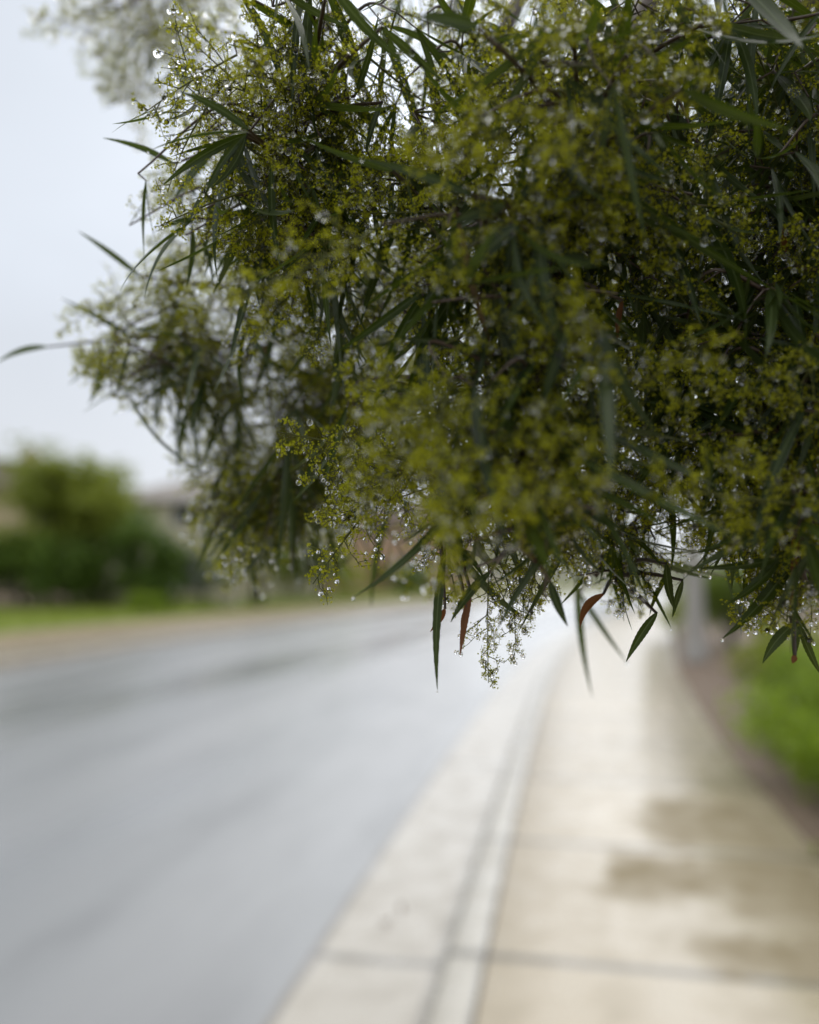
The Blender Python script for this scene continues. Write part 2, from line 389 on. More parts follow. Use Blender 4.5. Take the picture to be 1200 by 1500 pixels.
# ------------------------------------------------------------------ background plants
def crown_mb(centers, radii, n, size, squash=1.0, hole=.35, seed=0):
    r = np.random.default_rng(seed); mb = MB()
    centers = np.asarray(centers, float); radii = np.asarray(radii, float)
    w_ = radii ** 2; k = r.choice(len(centers), n, p=w_ / w_.sum())
    d = r.normal(size=(n, 3)); d /= np.linalg.norm(d, axis=1)[:, None]
    rr = r.random(n) ** .45 * (1 + .12 * r.normal(size=n))
    # sub clumps leave gaps
    c = centers[k] + d * (radii[k] * rr)[:, None] * np.array([1, 1, squash])
    ph = r.random(3) * 9; ks = 2.6 / radii.mean()
    g = np.sin(c[:, 0] * ks * 2 + ph[0]) + np.sin(c[:, 1] * ks * 2 + ph[1]) + np.sin(c[:, 2] * ks * 2.3 + ph[2])
    keep = (g > -1.2 + hole) | (rr < .5); c = c[keep]; d = d[keep]; k = k[keep]; n = len(c)
    q = r.normal(size=(n, 3)); q /= np.linalg.norm(q, axis=1)[:, None]
    a = np.cross(q, d + .3 * r.normal(size=(n, 3))); a /= np.linalg.norm(a, axis=1)[:, None] + 1e-9
    b_ = np.cross(a, q); sz = size * r.uniform(.6, 1.4, n)[:, None]
    v = np.stack([c - a * sz, c - b_ * sz * .45 + q * sz * .1, c + a * sz, c + b_ * sz * .45 + q * sz * .1], 1).reshape(-1, 3)
    clump = .5 + .5 * np.sin(k * 2.4 + 1)
    mb.add(v, np.arange(4 * n).reshape(-1, 4), r=np.repeat(np.clip(.6 * clump + .4 * r.random(n), 0, 1), 4))
    return mb
M_dark = leafy('dark shrub leaf', (.055, .105, .012), (.16, .25, .03), (.12, .2, .02), .2, .5)
M_yel = leafy('olive shrub leaf', (.17, .22, .03), (.36, .40, .065), (.42, .48, .05), .3, .5)
M_mid = leafy('mid green leaf', (.09, .14, .02), (.20, .27, .04), (.25, .35, .03), .3, .5)
M_bright = leafy('bright green leaf', (.14, .22, .02), (.30, .40, .045), (.38, .54, .03), .35, .5)
M_grey = leafy('grey green leaf', (.10, .14, .075), (.19, .23, .13), (.2, .26, .1), .2, .5)
def plant(name, base, blobs, n, size, m, label, cat, group=None, trunk_r=.12, th=1.0, seed=1, squash=1.0, hole=.35):
    """blobs: (dx, dy, z, r) about the base; trunk with limbs to each blob"""
    e = empty(name, base); tag(e, label, cat, group)
    tb = MB(); r = np.random.default_rng(seed)
    fork = np.array([r.normal() * .06, r.normal() * .06, th])
    tb.tube(bez([(0, 0, -.1), (.03, .02, th * .5), fork], 4), np.linspace(trunk_r * 1.3, trunk_r * .9, 9), 8)
    for (dx, dy, z, rad) in blobs:
        tgt = np.array([dx, dy, z]); midp = (fork + tgt) / 2 + r.normal(size=3) * .1 * rad
        tb.tube(bez([fork, midp, tgt + (0, 0, rad * .4)], 4), np.linspace(trunk_r * .7, trunk_r * .15, 9), 6)
    tb.build('trunk', M_trunk, e)
    crown_mb([bb[:3] for bb in blobs], [bb[3] for bb in blobs], n, size, squash, hole, seed).build('crown', m, e)
    return e
def blobs(r, n, wx, wy, z0, z1, rad, seed):
    g = np.random.default_rng(seed); o = []
    for k in range(n):
        o.append((g.uniform(-wx, wx), g.uniform(-wy, wy), g.uniform(z0, z1), rad * g.uniform(.7, 1.25)))
    return o
def gp(px, d): p = P(px, 840, d); return p[0], p[1]
def shrub_at(name, px, d, z, *a, **k):
    x, y = gp(px, d); return plant(name, (x, y, z), *a, **k)

shrub_at('large_shrub', 105, 34, .2, blobs(0, 22, 1.7, 1.6, 1.8, 6.0, 1.4, 2), 12000, .16, M_yel, 'tall olive green bush rising highest in front of the tan house across the road', 'bush', 'bushes across the road', .12, .7, 2)
shrub_at('large_shrub', 30, 31.5, .15, blobs(0, 14, 3.0, 1.0, .5, 2.4, 1.0, 3), 8000, .13, M_dark, 'broad dark green bush at the foot of the tallest olive bush', 'bush', 'bushes across the road', .1, .4, 3)
shrub_at('large_shrub', 200, 32, .15, blobs(0, 13, 1.9, 1.0, .5, 3.3, 1.0, 5), 8000, .13, M_dark, 'dark rounded green bush at the right end of the bushes across the road', 'bush', 'bushes across the road', .1, .4, 5)
shrub_at('large_shrub', -60, 32, .15, blobs(0, 11, 2.1, 1.2, .5, 2.9, 1.0, 7), 6500, .15, M_mid, 'light green bush cut by the left edge of the photo', 'bush', 'bushes across the road', .1, .6, 7)
shrub_at('flowering_shrub', 218, 29.5, .1, blobs(0, 4, .6, .4, .2, .45, .4, 8), 1500, .07, M_bright, 'small bright green shrub at the corner of the lawn', 'shrub', None, .03, .2, 8)
shrub_at('round_shrub', 300, 33, .1, blobs(0, 6, .9, .7, .6, 1.9, .75, 9), 2600, .10, M_grey, 'grey green shrub beside the pale pillar across the road', 'shrub', None, .06, .4, 9)
shrub_at('street_tree', 378, 36, .1, blobs(0, 10, 1.6, 1.4, 2.2, 4.2, 1.1, 10), 4500, .14, M_mid, 'mid green tree with brown trunk right of the pale pillar across the road', 'tree', 'trees behind the hanging branches', .26, 2.0, 10)
shrub_at('street_tree', 470, 44, .1, blobs(0, 10, 2.2, 1.6, 1.2, 4.6, 1.3, 12), 4500, .16, M_yel, 'olive tree in front of the grey roofed house down the road', 'tree', 'trees behind the hanging branches', .2, 1.2, 12)
shrub_at('low_shrub', 588, 56, .1, blobs(0, 6, 2.2, .9, .4, 1.3, .9, 14), 2500, .14, M_mid, 'low green shrub in front of the peach coloured house', 'shrub', None, .06, .3, 14)
shrub_at('street_tree', 905, 46, .3, blobs(0, 10, 1.6, 1.6, 1.6, 3.6, 1.0, 16), 4500, .16, M_grey, 'grey green tree where the sidewalk bends away', 'tree', 'trees behind the hanging branches', .2, 1.6, 16)
shrub_at('round_shrub', 1068, 15.5, .12, blobs(0, 9, .6, .7, .5, 1.5, .5, 17), 3500, .07, M_mid, 'green shrub behind the grey post beside the sidewalk', 'shrub', None, .06, .5, 17)
shrub_at('round_shrub', 985, 17.5, .1, blobs(0, 5, .35, .5, .2, .9, .36, 18), 1600, .05, M_yel, 'small brownish green shrub left of the grey post', 'shrub', None, .03, .3, 18)
shrub_at('round_shrub', 1215, 14, .5, blobs(0, 8, 1.3, .8, .5, 1.5, .6, 19), 4000, .08, M_mid, 'green shrub at the right edge of the photo above the low hedge', 'shrub', None, .06, .5, 19)

# clipped low hedge of ground cover plants beside the mulch
for k, (px, d, lab, m_, s_) in enumerate((
        (1300, 4.3, 'nearest bright green low shrub beside the mulch', M_bright, 31), (1242, 5.3, 'second bright green low shrub from the camera along the mulch', M_bright, 32),
        (1200, 6.6, 'third low shrub along the mulch, with deeper green leaves', M_mid, 33), (1172, 8.4, 'bright green low shrub between the deeper green one and the yellowish end of the row', M_bright, 37),
        (1152, 10.6, 'yellowish low shrub at the far end of the row along the mulch', M_yel, 34),
        (1325, 6.0, 'bright green low shrub behind the front row, cut by the right edge', M_bright, 35), (1262, 8.8, 'yellowish low shrub behind the row at the right edge', M_yel, 36))):
    shrub_at('low_shrub', px, d, .05, blobs(0, 10, .38, .62, .10, .50, .31, s_), 5200, .034, m_, lab, 'shrub', 'low shrubs along the mulch', .02, .15, s_)

# ------------------------------------------------------------------ houses, post, pillar
M_roofA = plain('brown roof tiles', (.13, .10, .085), .8, .25, 2.5, .6)
M_roofB = plain('grey roof tiles', (.29, .265, .24), .8, .25, 2.5, .6)
M_tan = plain('tan stucco', (.58, .48, .31), .85, .1, 1.5, .3)
M_cream = plain('cream stucco', (.66, .60, .45), .85, .1, 1.5, .3)
M_peach = plain('peach stucco', (.50, .34, .24), .85, .1, 1.5, .3)
M_white = plain('white trim', (.7, .69, .66), .5, .05, 3)
M_glass = plain('window glass', (.04, .05, .06), .05, .2, .5, 0, .8)
M_door = plain('brown door', (.16, .085, .045), .5, .2, 5)
M_garage = plain('grey garage door', (.42, .42, .41), .5, .1, 5)
def house(name, cx, cy, z, wx, wy, h, roof_h, wallm, roofm, label, rz=0.0, doors=()):
    e = empty(name, (cx, cy, z), rz); tag(e, label, 'house', 'houses across the road')
    b_ = MB(); b_.box((-wx, -wy, -1), (wx, wy, h)); b_.build('wall', wallm, e, smooth=False)
    r_ = MB(); ov = .55; x1, y1 = wx + ov, wy + ov; rx = max(x1 - y1, .8)
    v = [(-x1, -y1, h), (x1, -y1, h), (x1, y1, h), (-x1, y1, h), (-rx, 0, h + roof_h), (rx, 0, h + roof_h),
         (-x1, -y1, h - .18), (x1, -y1, h - .18), (x1, y1, h - .18), (-x1, y1, h - .18)]
    r_.add(v, [(0, 1, 5, 4), (2, 3, 4, 5), (6, 7, 1, 0), (7, 8, 2, 1), (8, 9, 3, 2), (9, 6, 0, 3), (9, 8, 7, 6)]); r_.add(v, [(1, 2, 5), (3, 0, 4)])
    ro = r_.build('roof', roofm, e, smooth=False)
    c_ = MB(); c_.box((wx * .35, -.4, h + roof_h * .3), (wx * .35 + .9, .4, h + roof_h + .7)); c_.build('chimney', wallm, ro, smooth=False)
    fl = 2 if h > 4.5 else 1
    for s_ in range(fl):
        for k in range(4):
            x = -wx + wx * 2 * (k + .5) / 4; zb = 1.0 + s_ * 2.8
            if s_ == 0 and k in doors: continue
            f = MB(); ww, wh, yw = .75, 1.25, -wy
            f.box((x - ww, yw - .06, zb), (x - ww + .09, yw + .02, zb + wh)); f.box((x + ww - .09, yw - .06, zb), (x + ww, yw + .02, zb + wh))
            f.box((x - ww + .09, yw - .06, zb), (x + ww - .09, yw + .02, zb + .09)); f.box((x - ww + .09, yw - .06, zb + wh - .09), (x + ww - .09, yw + .02, zb + wh))
            f.box((x - .03, yw - .055, zb + .09), (x + .03, yw + .02, zb + wh - .09))
            fo = f.build('window', M_white, e, smooth=False)
            g = MB(); g.box((x - ww + .05, yw - .03, zb + .05), (x + ww - .05, yw + .03, zb + wh - .05)); g.build('pane', M_glass, fo, smooth=False)
    for k in doors:
        x = -wx + wx * 2 * (k + .5) / 4; wide = k == doors[0]
        d_ = MB(); hw = 1.6 if wide else .5; d_.box((x - hw, -wy - .05, 0), (x + hw, -wy + .03, 2.15))
        d_.build('garage_door' if wide else 'door', M_garage if wide else M_door, e, smooth=False)
    return e
x, y = gp(-40, 52); house('house', x, y, .9, 8.5, 5, 6.0, 2.4, M_tan, M_roofA, 'tan two storey house with brown roof behind the tall olive bush', .12, (3, 2))
x, y = gp(330, 50); house('house', x, y, .5, 6.0, 5, 5.3, 2.2, M_cream, M_roofB, 'cream house with grey roof right of the dark bushes', .05, (1, 2))
x, y = gp(588, 68); house('house', x, y, .5, 6.0, 5, 5.3, 2.3, M_peach, M_roofA, 'peach coloured house at the end of the road', -.1, (2, 1))
# pale pillar
x, y = gp(334, 35); e = tag(empty('garden_pillar', (x, y, .05)), 'pale cream pillar between shrubs across the road', 'pillar')
b_ = MB(); b_.box((-.42, -.42, .35), (.42, .42, 2.3)); b_.build('shaft', M_cream, e, smooth=False)
b_ = MB(); b_.box((-.5, -.5, -.1), (.5, .5, .35)); b_.build('plinth', M_cream, e, smooth=False)
b_ = MB(); b_.box((-.5, -.5, 2.3), (.5, .5, 2.42)); b_.add([(-.5,-.5,2.421),(.5,-.5,2.421),(.5,.5,2.421),(-.5,.5,2.421),(0,0,2.65)], [(0,1,4),(1,2,4),(2,3,4),(3,0,4)]); b_.build('cap', M_white, e, smooth=False)
# grey post by the sidewalk
M_post = plain('pale concrete', (.40, .385, .36), .6, .12, 8, .3)
x, y = gp(1016, 13.4); e = tag(empty('concrete_post', (x, y, .03)), 'pale grey post standing in the mulch beside the sidewalk', 'post')
b_ = MB(); b_.tube([(0, 0, -.1), (0, 0, .25), (0, 0, .32)], [.20, .20, .17], 16); b_.build('base', M_post, e)
b_ = MB(); b_.tube([(0, 0, .3), (0, 0, 1.2), (0, 0, 2.05)], [.165, .16, .155], 16); b_.build('shaft', M_post, e)
b_ = MB(); b_.tube([(0, 0, 2.05), (0, 0, 2.06), (0, 0, 2.14), (0, 0, 2.24)], [.05, .2, .2, .02], 16); b_.build('cap', M_post, e)
# two fallen leaves lying in the gutter
for (px, py, a_, lab) in ((566, 1352, .5, 'brown fallen leaf lying in the gutter, nearer to the camera'), (588, 1331, 1.7, 'brown fallen leaf lying in the gutter, a hand farther from the camera')):
    dv = FWD + (px - 600) / F * RIGHT + (750 - py) / F * UP; q_ = CAM + dv * ((-.147 - 1.5) / dv[2])
    mb = MB(); v_ = []
    for k in range(9):
        u = k / 8 - .5; wd = .011 * math.cos(u * 2.9)
        for sgn in (-1, 0, 1): v_.append((u * .07 * math.cos(a_) - sgn * wd * math.sin(a_), u * .07 * math.sin(a_) + sgn * wd * math.cos(a_), .003 + .03 * u * u + .004 * abs(sgn)))
    mb.add(v_, [(3*i, 3*i+1, 3*i+4, 3*i+3) for i in range(8)] + [(3*i+1, 3*i+2, 3*i+5, 3*i+4) for i in range(8)])
    tag(mb.build('fallen_leaf', M_dead, loc=tuple(q_)), lab, 'leaf', 'fallen leaves in the gutter')

# ------------------------------------------------------------------ the hanging tree
BASE = np.array([2.05, .55, 0.0])
tree = tag(empty('drooping_tree', BASE), 'rain wet tree with narrow dark leaves and yellow green blossom hanging over the sidewalk', 'tree')
tk = MB()
fork = np.array([1.80, .62, 1.75])
tk.tube(bez([BASE - (0, 0, .15), BASE + (-.05, .02, .6), BASE + (-.1, .05, 1.2), fork], 5), np.linspace(.17, .10, 16), 12)
tk.build('trunk', M_trunk, tree, loc=-BASE)

SK = [  # branches as runs of measured points; each starts on the trunk or another branch
    [fork, P(1600, -350, 1.0), P(1100, -270, .82), P(650, -190, .76), P(380, -90, .84), P(190, 10, .92)],
    [fork, P(1500, -150, .85), P(1020, -60, .60), P(860, 200, .46), P(790, 520, .40), P(760, 800, .37)],
    [P(650, -190, .76), P(540, -60, .58), P(460, 120, .50), P(420, 330, .50)],
    [fork, P(1450, 60, 1.1), P(900, 330, .90), P(560, 440, .76), P(390, 490, .70), P(270, 545, .66)],
    [fork, P(1350, 0, .80), P(1120, 250, .62), P(1005, 560, .56), P(930, 760, .52), P(900, 850, .50)],
    [fork, P(1420, 150, .62), P(1240, 450, .45), P(1170, 720, .43), P(1160, 890, .44)],
    [fork, P(1500, 20, 1.25), P(1050, 250, 1.12), P(760, 520, 1.02), P(640, 620, .95)],
    [P(560, 440, .76), P(480, 560, .73), P(410, 690, .74), P(370, 800, .76)],
    [P(1100, -270, .82), P(800, -60, .62), P(690, 200, .52), P(640, 480, .50), P(640, 720, .46)],
    [fork, P(1900, -700, 1.1), P(1100, -900, 1.0), P(500, -650, .95)],
    [fork, (1.9, .2, 2.3), (1.2, -.3, 2.7), (.5, -.3, 2.6)],
    [fork, (2.1, 1.2, 2.2), (1.9, 2.0, 2.6), (1.3, 2.4, 2.4)],
    [fork, (1.75, .75, 2.5), (1.6, .9, 3.1), (1.1, .8, 3.4)],
]
SKP = [bez(b_, 14) for b_ in SK]
RAD0 = [.032, .026, .008, .020, .020, .016, .020, .006, .010, .028, .026, .03, .035]
RAD1 = [.003, .0022, .0016, .0024, .002, .002, .0022, .0014, .0016, .004, .004, .005, .005]
BR = [MB() for _ in SK]
for p_, r0, r1, b_ in zip(SKP, RAD0, RAD1, BR):
    rr = r1 + (r0 - r1) * np.linspace(1, 0, len(p_)) ** 1.7
    wob = np.cumsum(rng.normal(size=p_.shape) * .0012, axis=0); wob[0] = 0
    b_.tube(p_ + wob, rr, 8)
ALLP = np.vstack(SKP); ALLB = np.concatenate([np.full(len(p_), k) for k, p_ in enumerate(SKP)])

def unit(v): return v / (np.linalg.norm(v, axis=-1, keepdims=True) + 1e-12)
def leaf_geo(base, tip, width, face, sag=0.0, nseg=9, fold=.25, cols=3, twist=0.0, side_bow=0.0):
    L = np.linalg.norm(tip - base); d = (tip - base) / L
    t = np.linspace(0, 1, nseg + 1)[:, None]
    sd_ = unit(np.cross(d, face)); nrm = np.cross(sd_, d)
    c = base + d * L * t + (nrm * sag * L + sd_ * side_bow * L) * (4 * t * (1 - t))
    prof = (np.sin(np.pi * np.clip(t * .97 + .02, 0, 1) ** .78) ** .85)
    prof = np.maximum(prof * (1 - .25 * t), .10 * (t < .1)); prof[-1] = .02
    ang = twist * (t - .3)
    S_ = sd_ * np.cos(ang) + nrm * np.sin(ang); Nn = nrm * np.cos(ang) - sd_ * np.sin(ang)
    us = np.linspace(-1, 1, cols)
    ser = 1 + (.05 * np.where(np.arange(nseg + 1) % 2, 1, -1))[:, None] if nseg > 14 else 1
    v = c[:, None] + (S_ * prof * ser * width / 2)[:, None] * us[None, :, None] + (Nn * prof * width / 2 * fold)[:, None] * np.abs(us)[None, :, None]
    i = np.arange(nseg)[:, None] * cols; j = np.arange(cols - 1)[None]
    f = np.stack([i + j, i + j + 1, i + cols + j + 1, i + cols + j], -1).reshape(-1, 4)
    uv = np.stack([np.broadcast_to(us * .5 + .5, (nseg + 1, cols)), np.broadcast_to(t, (nseg + 1, cols))], -1).reshape(-1, 2)
    return v.reshape(-1, 3), f, uv

# blossom panicle templates: axis along +Z, about 1 unit = 1 m
def panicle(seed, nfl, L=.085, W=.030, fr=.00105):
    g = np.random.default_rng(seed); mb = MB(); ax = []
    n = 9; t = np.linspace(0, 1, n)
    c = np.stack([g.normal(0, .004) * np.sin(t * 3), g.normal(0, .004) * np.sin(t * 2.2), t * L], 1)
    mb.tube(c, np.linspace(.0008, .0003, n), 4, m=1)
    pos = []
    nb = 15
    for k in range(nb):
        u = .10 + .9 * k / nb; p0 = np.array([np.interp(u, t, c[:, i]) for i in range(3)])
        a = k * 2.4 + g.normal(0, .4); ln = W * (1.05 - u * .8) * g.uniform(.7, 1.25)
        dr = np.array([math.cos(a), math.sin(a), g.uniform(.2, .8)]); dr /= np.linalg.norm(dr)
        q = p0 + dr * ln + np.array([0, 0, .1 * ln])
        mb.tube([p0, (p0 + q) / 2 + g.normal(size=3) * .001, q], [.00045, .0003, .0002], 3, m=1)
        for s_ in range(5):
            w_ = .25 + .75 * (s_ + g.random()) / 5; b0 = p0 + (q - p0) * w_
            dd = unit(g.normal(size=3) + dr * .8); l2 = ln * .34 * g.uniform(.5, 1.2) + .002
            b1 = b0 + dd * l2
            mb.tube([b0, b1], [.00026, .00016], 3, m=1)
            pos.append((b0, b1))
    pos = np.array(pos); k = g.integers(0, len(pos), nfl); u = g.random((nfl, 1)) ** .6
    fc = pos[k, 0] + (pos[k, 1] - pos[k, 0]) * u + g.normal(size=(nfl, 3)) * .0013
    # each flower: a five pointed cup
    dz = unit(g.normal(size=(nfl, 3)) + unit(fc - c[4]) * .8); x_ = unit(np.cross(dz, g.normal(size=(nfl, 3)))); y_ = np.cross(dz, x_)
    R_ = (fr * g.uniform(.65, 1.3, nfl))[:, None]
    vs_ = [fc - dz * R_ * .6]
    for q in range(5):
        a = q * 1.2566
        vs_.append(fc + R_ * (x_ * math.cos(a) + y_ * math.sin(a)) * 1.0 + dz * R_ * .25)
        vs_.append(fc + R_ * (x_ * math.cos(a + .63) + y_ * math.sin(a + .63)) * .42 - dz * R_ * .1)
    v = np.stack(vs_, 1); f = []
    for q in range(5):
        f.append((0, 2 + 2 * ((q - 1) % 5), 1 + 2 * q, 2 + 2 * q))
    f = np.array(f)[None] + (np.arange(nfl) * 11)[:, None, None]
    rv = np.repeat(g.random(nfl), 11)
    mb.add(v.reshape(-1, 3), f.reshape(-1, 4), r=rv, m=0)
    return mb.flat(), fc
TPL = [panicle(100 + k, 500) for k in range(7)]
TPL_LO = [panicle(200 + k, 190, fr=.0021) for k in range(4)]
TPL_ME = [tp.mesh('flower_panicle', [M_flower, M_stalk]) for tp, _ in TPL]

SIL = [(20,-400),(22,40),(105,95),(130,190),(165,225),(190,262),(200,330),(200,392),(110,440),(60,485),(80,560),(120,595),(205,600),(225,650),(250,700),(252,790),(285,835),(385,890),(480,885),(548,850),(566,740),(590,770),(620,815),(650,860),(700,885),(735,950),(775,945),(830,885),(860,870),(905,935),(960,915),(985,880),(1035,850),(1075,925),(1140,950),(1260,975),(2600,1000),(2600,-3000),(20,-3000)]
def inside(x, y, poly):
    c_ = False; n = len(poly); j = n - 1
    for i in range(n):
        xi, yi = poly[i]; xj, yj = poly[j]
        if (yi > y) != (yj > y) and x < (xj - xi) * (y - yi) / (yj - yi) + xi: c_ = not c_
        j = i
    return c_
GAPS = [(712, 345, 26), (600, 540, 26), (975, 590, 24), (1075, 548, 16), (965, 800, 22), (610, 745, 22), (555, 800, 26), (1040, 880, 20), (868, 830, 22)]
def ok_pt(w_, slack=0.0, gaps=True):
    x_, y_, z_ = proj(w_)
    if z_ < .12: return z_ < -.1 or abs(w_[0]) > .5 or w_[2] > 2.1
    if x_ < -300 and z_ > 0: return False
    if not inside(x_ + slack * rng.normal(), y_ + slack * rng.normal(), SIL): return False
    if gaps:
        for gx_, gy_, gr in GAPS:
            if (x_ - gx_) ** 2 + (y_ - gy_) ** 2 < gr * gr: return False
    return True
def inframe(x, y): return -60 < x < 1260 and -60 < y < 1560

leaves = []      # (size, branch, geo, rnd, dead)
pans = []        # (size, branch, template, matrix)
def add_leaf(br, base, tip, width, face, rnd, dead=False, **k):
    bx, by, bz = proj(base); tx, ty, tz = proj(tip)
    size = math.hypot(bx - tx, by - ty) if (inframe((bx + tx) / 2, (by + ty) / 2) and bz > .1) else 0
    k.setdefault('nseg', 10 if size > 40 else 5)
    leaves.append((size, br, leaf_geo(base, tip, width, face, **k), rnd, dead))
def pan_matrix(base, axis, sc, spin):
    q = Vector(axis).to_track_quat('Z', 'Y') @ Quaternion((0, 0, 1), spin)
    return Matrix.LocRotScale(Vector(base), q, Vector((sc, sc, sc)))
def add_pan(br, base, axis, sc, check=True):
    tip = base + axis * .085 * sc; mid_ = base + axis * .045 * sc
    if check and not (ok_pt(tip, 8) and ok_pt(mid_, 8)): return False
    mx_, my_, mz_ = proj(mid_)
    vis = inframe(mx_, my_) and mz_ > .1
    pans.append((F * .085 * sc / max(mz_, .1) if vis else 0, br, int(rng.integers(0, 7)), pan_matrix(base, axis, sc, rng.uniform(0, 6.28)), mz_))
    return True

DOWN = np.array([0, 0, -1.0])
def spray(tipP, nodes, pan_prob, leaf_prob, mind=0.0, lscale=1.0):
    # nearest skeleton point that lies no lower than the tip
    dv = ALLP - tipP; dist = np.linalg.norm(dv, axis=1) + np.where(dv[:, 2] < 0, 2.5 * -dv[:, 2], 0) + np.where(dv[:, 0] < 0, .3 * -dv[:, 0], 0)
    ii = int(np.argmin(dist)); br = int(ALLB[ii]); Q = ALLP[ii]
    mid_ = Q * .45 + tipP * .55 + np.array([0, 0, .22 * np.linalg.norm(tipP - Q)]) + rng.normal(size=3) * .012
    c = bez([Q, mid_, tipP], 7); L = np.linalg.norm(tipP - Q)
    BR[br].tube(c, np.linspace(.0011 + .006 * min(L, .4), .0006, len(c)), 5)
    seg = np.concatenate([[0], np.cumsum(np.linalg.norm(np.diff(c, axis=0), axis=1))])
    use = min(seg[-1] * .9, .30)
    for k in range(nodes):
        s_ = seg[-1] - use * k / max(nodes, 1) * rng.uniform(.8, 1.2)
        s_ = max(s_, 0); p_ = np.array([np.interp(s_, seg, c[:, i]) for i in range(3)])
        if rng.random() < leaf_prob and ok_pt(p_, 5, False):
            out_ = unit(rng.normal(size=3) * np.array([1, 1, .5])); pet = p_ + out_ * .014 + DOWN * .004
            main = unit(out_ * rng.uniform(.3, 1.0) + DOWN * rng.uniform(.2, 1.3) + rng.normal(size=3) * .25)
            face = unit(np.array([0, 0, 1.0]) + rng.normal(size=3) * .45)
            lat = unit(np.cross(main, face)); any_ = False
            for q in (-1, 0, 1):
                dd = unit(main + lat * q * rng.uniform(.45, .85)); ln = (rng.uniform(.055, .092) if q == 0 else rng.uniform(.038, .068)) * lscale
                tp_ = pet + dd * ln + DOWN * ln * .12
                if not (ok_pt(tp_, 14) and ok_pt((pet + tp_) / 2, 6)): continue
                any_ = True
                add_leaf(br, pet, tp_, ln * rng.uniform(.068, .105), face, rng.random(), dead=rng.random() < .003, sag=rng.uniform(-.10, .03), fold=rng.uniform(.1, .45), twist=rng.normal() * .8, side_bow=rng.normal() * .035)
            if any_: BR[br].tube([p_, pet], [.0007, .0005], 4)
        if rng.random() < pan_prob:
            ax = unit(rng.normal(size=3) * .75 + DOWN * rng.uniform(.1, .9) + np.array([0, 0, .25]))
            add_pan(br, p_, ax, rng.uniform(.65, 1.1))

def region(poly, d0, d1, n, nodes, pp, lp, lscale=1.0):
    xs = [p_[0] for p_ in poly]; ys = [p_[1] for p_ in poly]; k = 0; tries = 0
    while k < n and tries < n * 40:
        tries += 1
        x_, y_ = rng.uniform(min(xs), max(xs)), rng.uniform(min(ys), max(ys))
        if not inside(x_, y_, poly): continue
        w_ = P(x_, y_, rng.uniform(d0, d1))
        if not ok_pt(w_, 4): continue
        spray(w_, nodes, pp, lp, lscale=lscale); k += 1
region([(260,0),(640,-20),(640,300),(540,420),(400,340),(330,330),(215,300),(190,260),(280,190)], .45, .50, 34, 4, .55, .5)
region([(40,20),(290,-20),(310,150),(210,200),(150,190),(130,90)], .74, .90, 15, 4, .9, .08)
region([(200,290),(560,360),(610,700),(560,830),(400,870),(290,820),(255,760),(235,640),(130,580),(75,500),(130,440),(210,400)], .60, .76, 54, 5, .52, .6)
region([(530,330),(650,230),(690,40),(960,20),(1040,200),(900,360),(880,560),(850,860),(770,920),(710,860),(610,780),(600,640),(540,520)], .36, .41, 34, 4, .62, .25)
region([(640,-20),(1230,-20),(1230,920),(1060,900),(985,860),(890,890),(850,800),(860,500),(700,300)], .455, .54, 100, 5, .34, .8)
region([(600,-50),(1260,-50),(1260,760),(900,760),(650,640),(570,450)], .68, 1.25, 45, 6, .45, 1.0, 1.15)
region([(1130,490),(1230,430),(1230,880),(1165,880),(1145,750)], .37, .41, 12, 4, .7, .3)
region([(620,560),(840,520),(850,850),(740,900),(620,780)], .40, .50, 26, 4, .6, .4)
N_VIEW_P = len(pans)

region([(190,260),(330,280),(560,330),(540,430),(330,470),(215,420),(205,330)], .50, .60, 12, 4, .7, .3)
region([(250,640),(560,640),(600,780),(545,850),(480,880),(390,880),(290,830)], .62, .78, 15, 4, .45, .55)
region([(680,-50),(1260,-50),(1260,560),(800,460)], .7, 1.3, 34, 6, .35, 1.0, 1.2)
region([(480,380),(640,360),(670,640),(570,700),(480,560)], .50, .70, 18, 4, .55, .55)
region([(850,-20),(1230,-20),(1230,620),(1000,640),(860,400)], .42, .46, 30, 5, .06, 1.0)
region([(520,250),(900,250),(860,860),(640,800)], .365, .43, 14, 4, .05, 1.0)
region([(300,540),(560,540),(570,700),(320,700)], .60, .70, 12, 4, .6, .4)
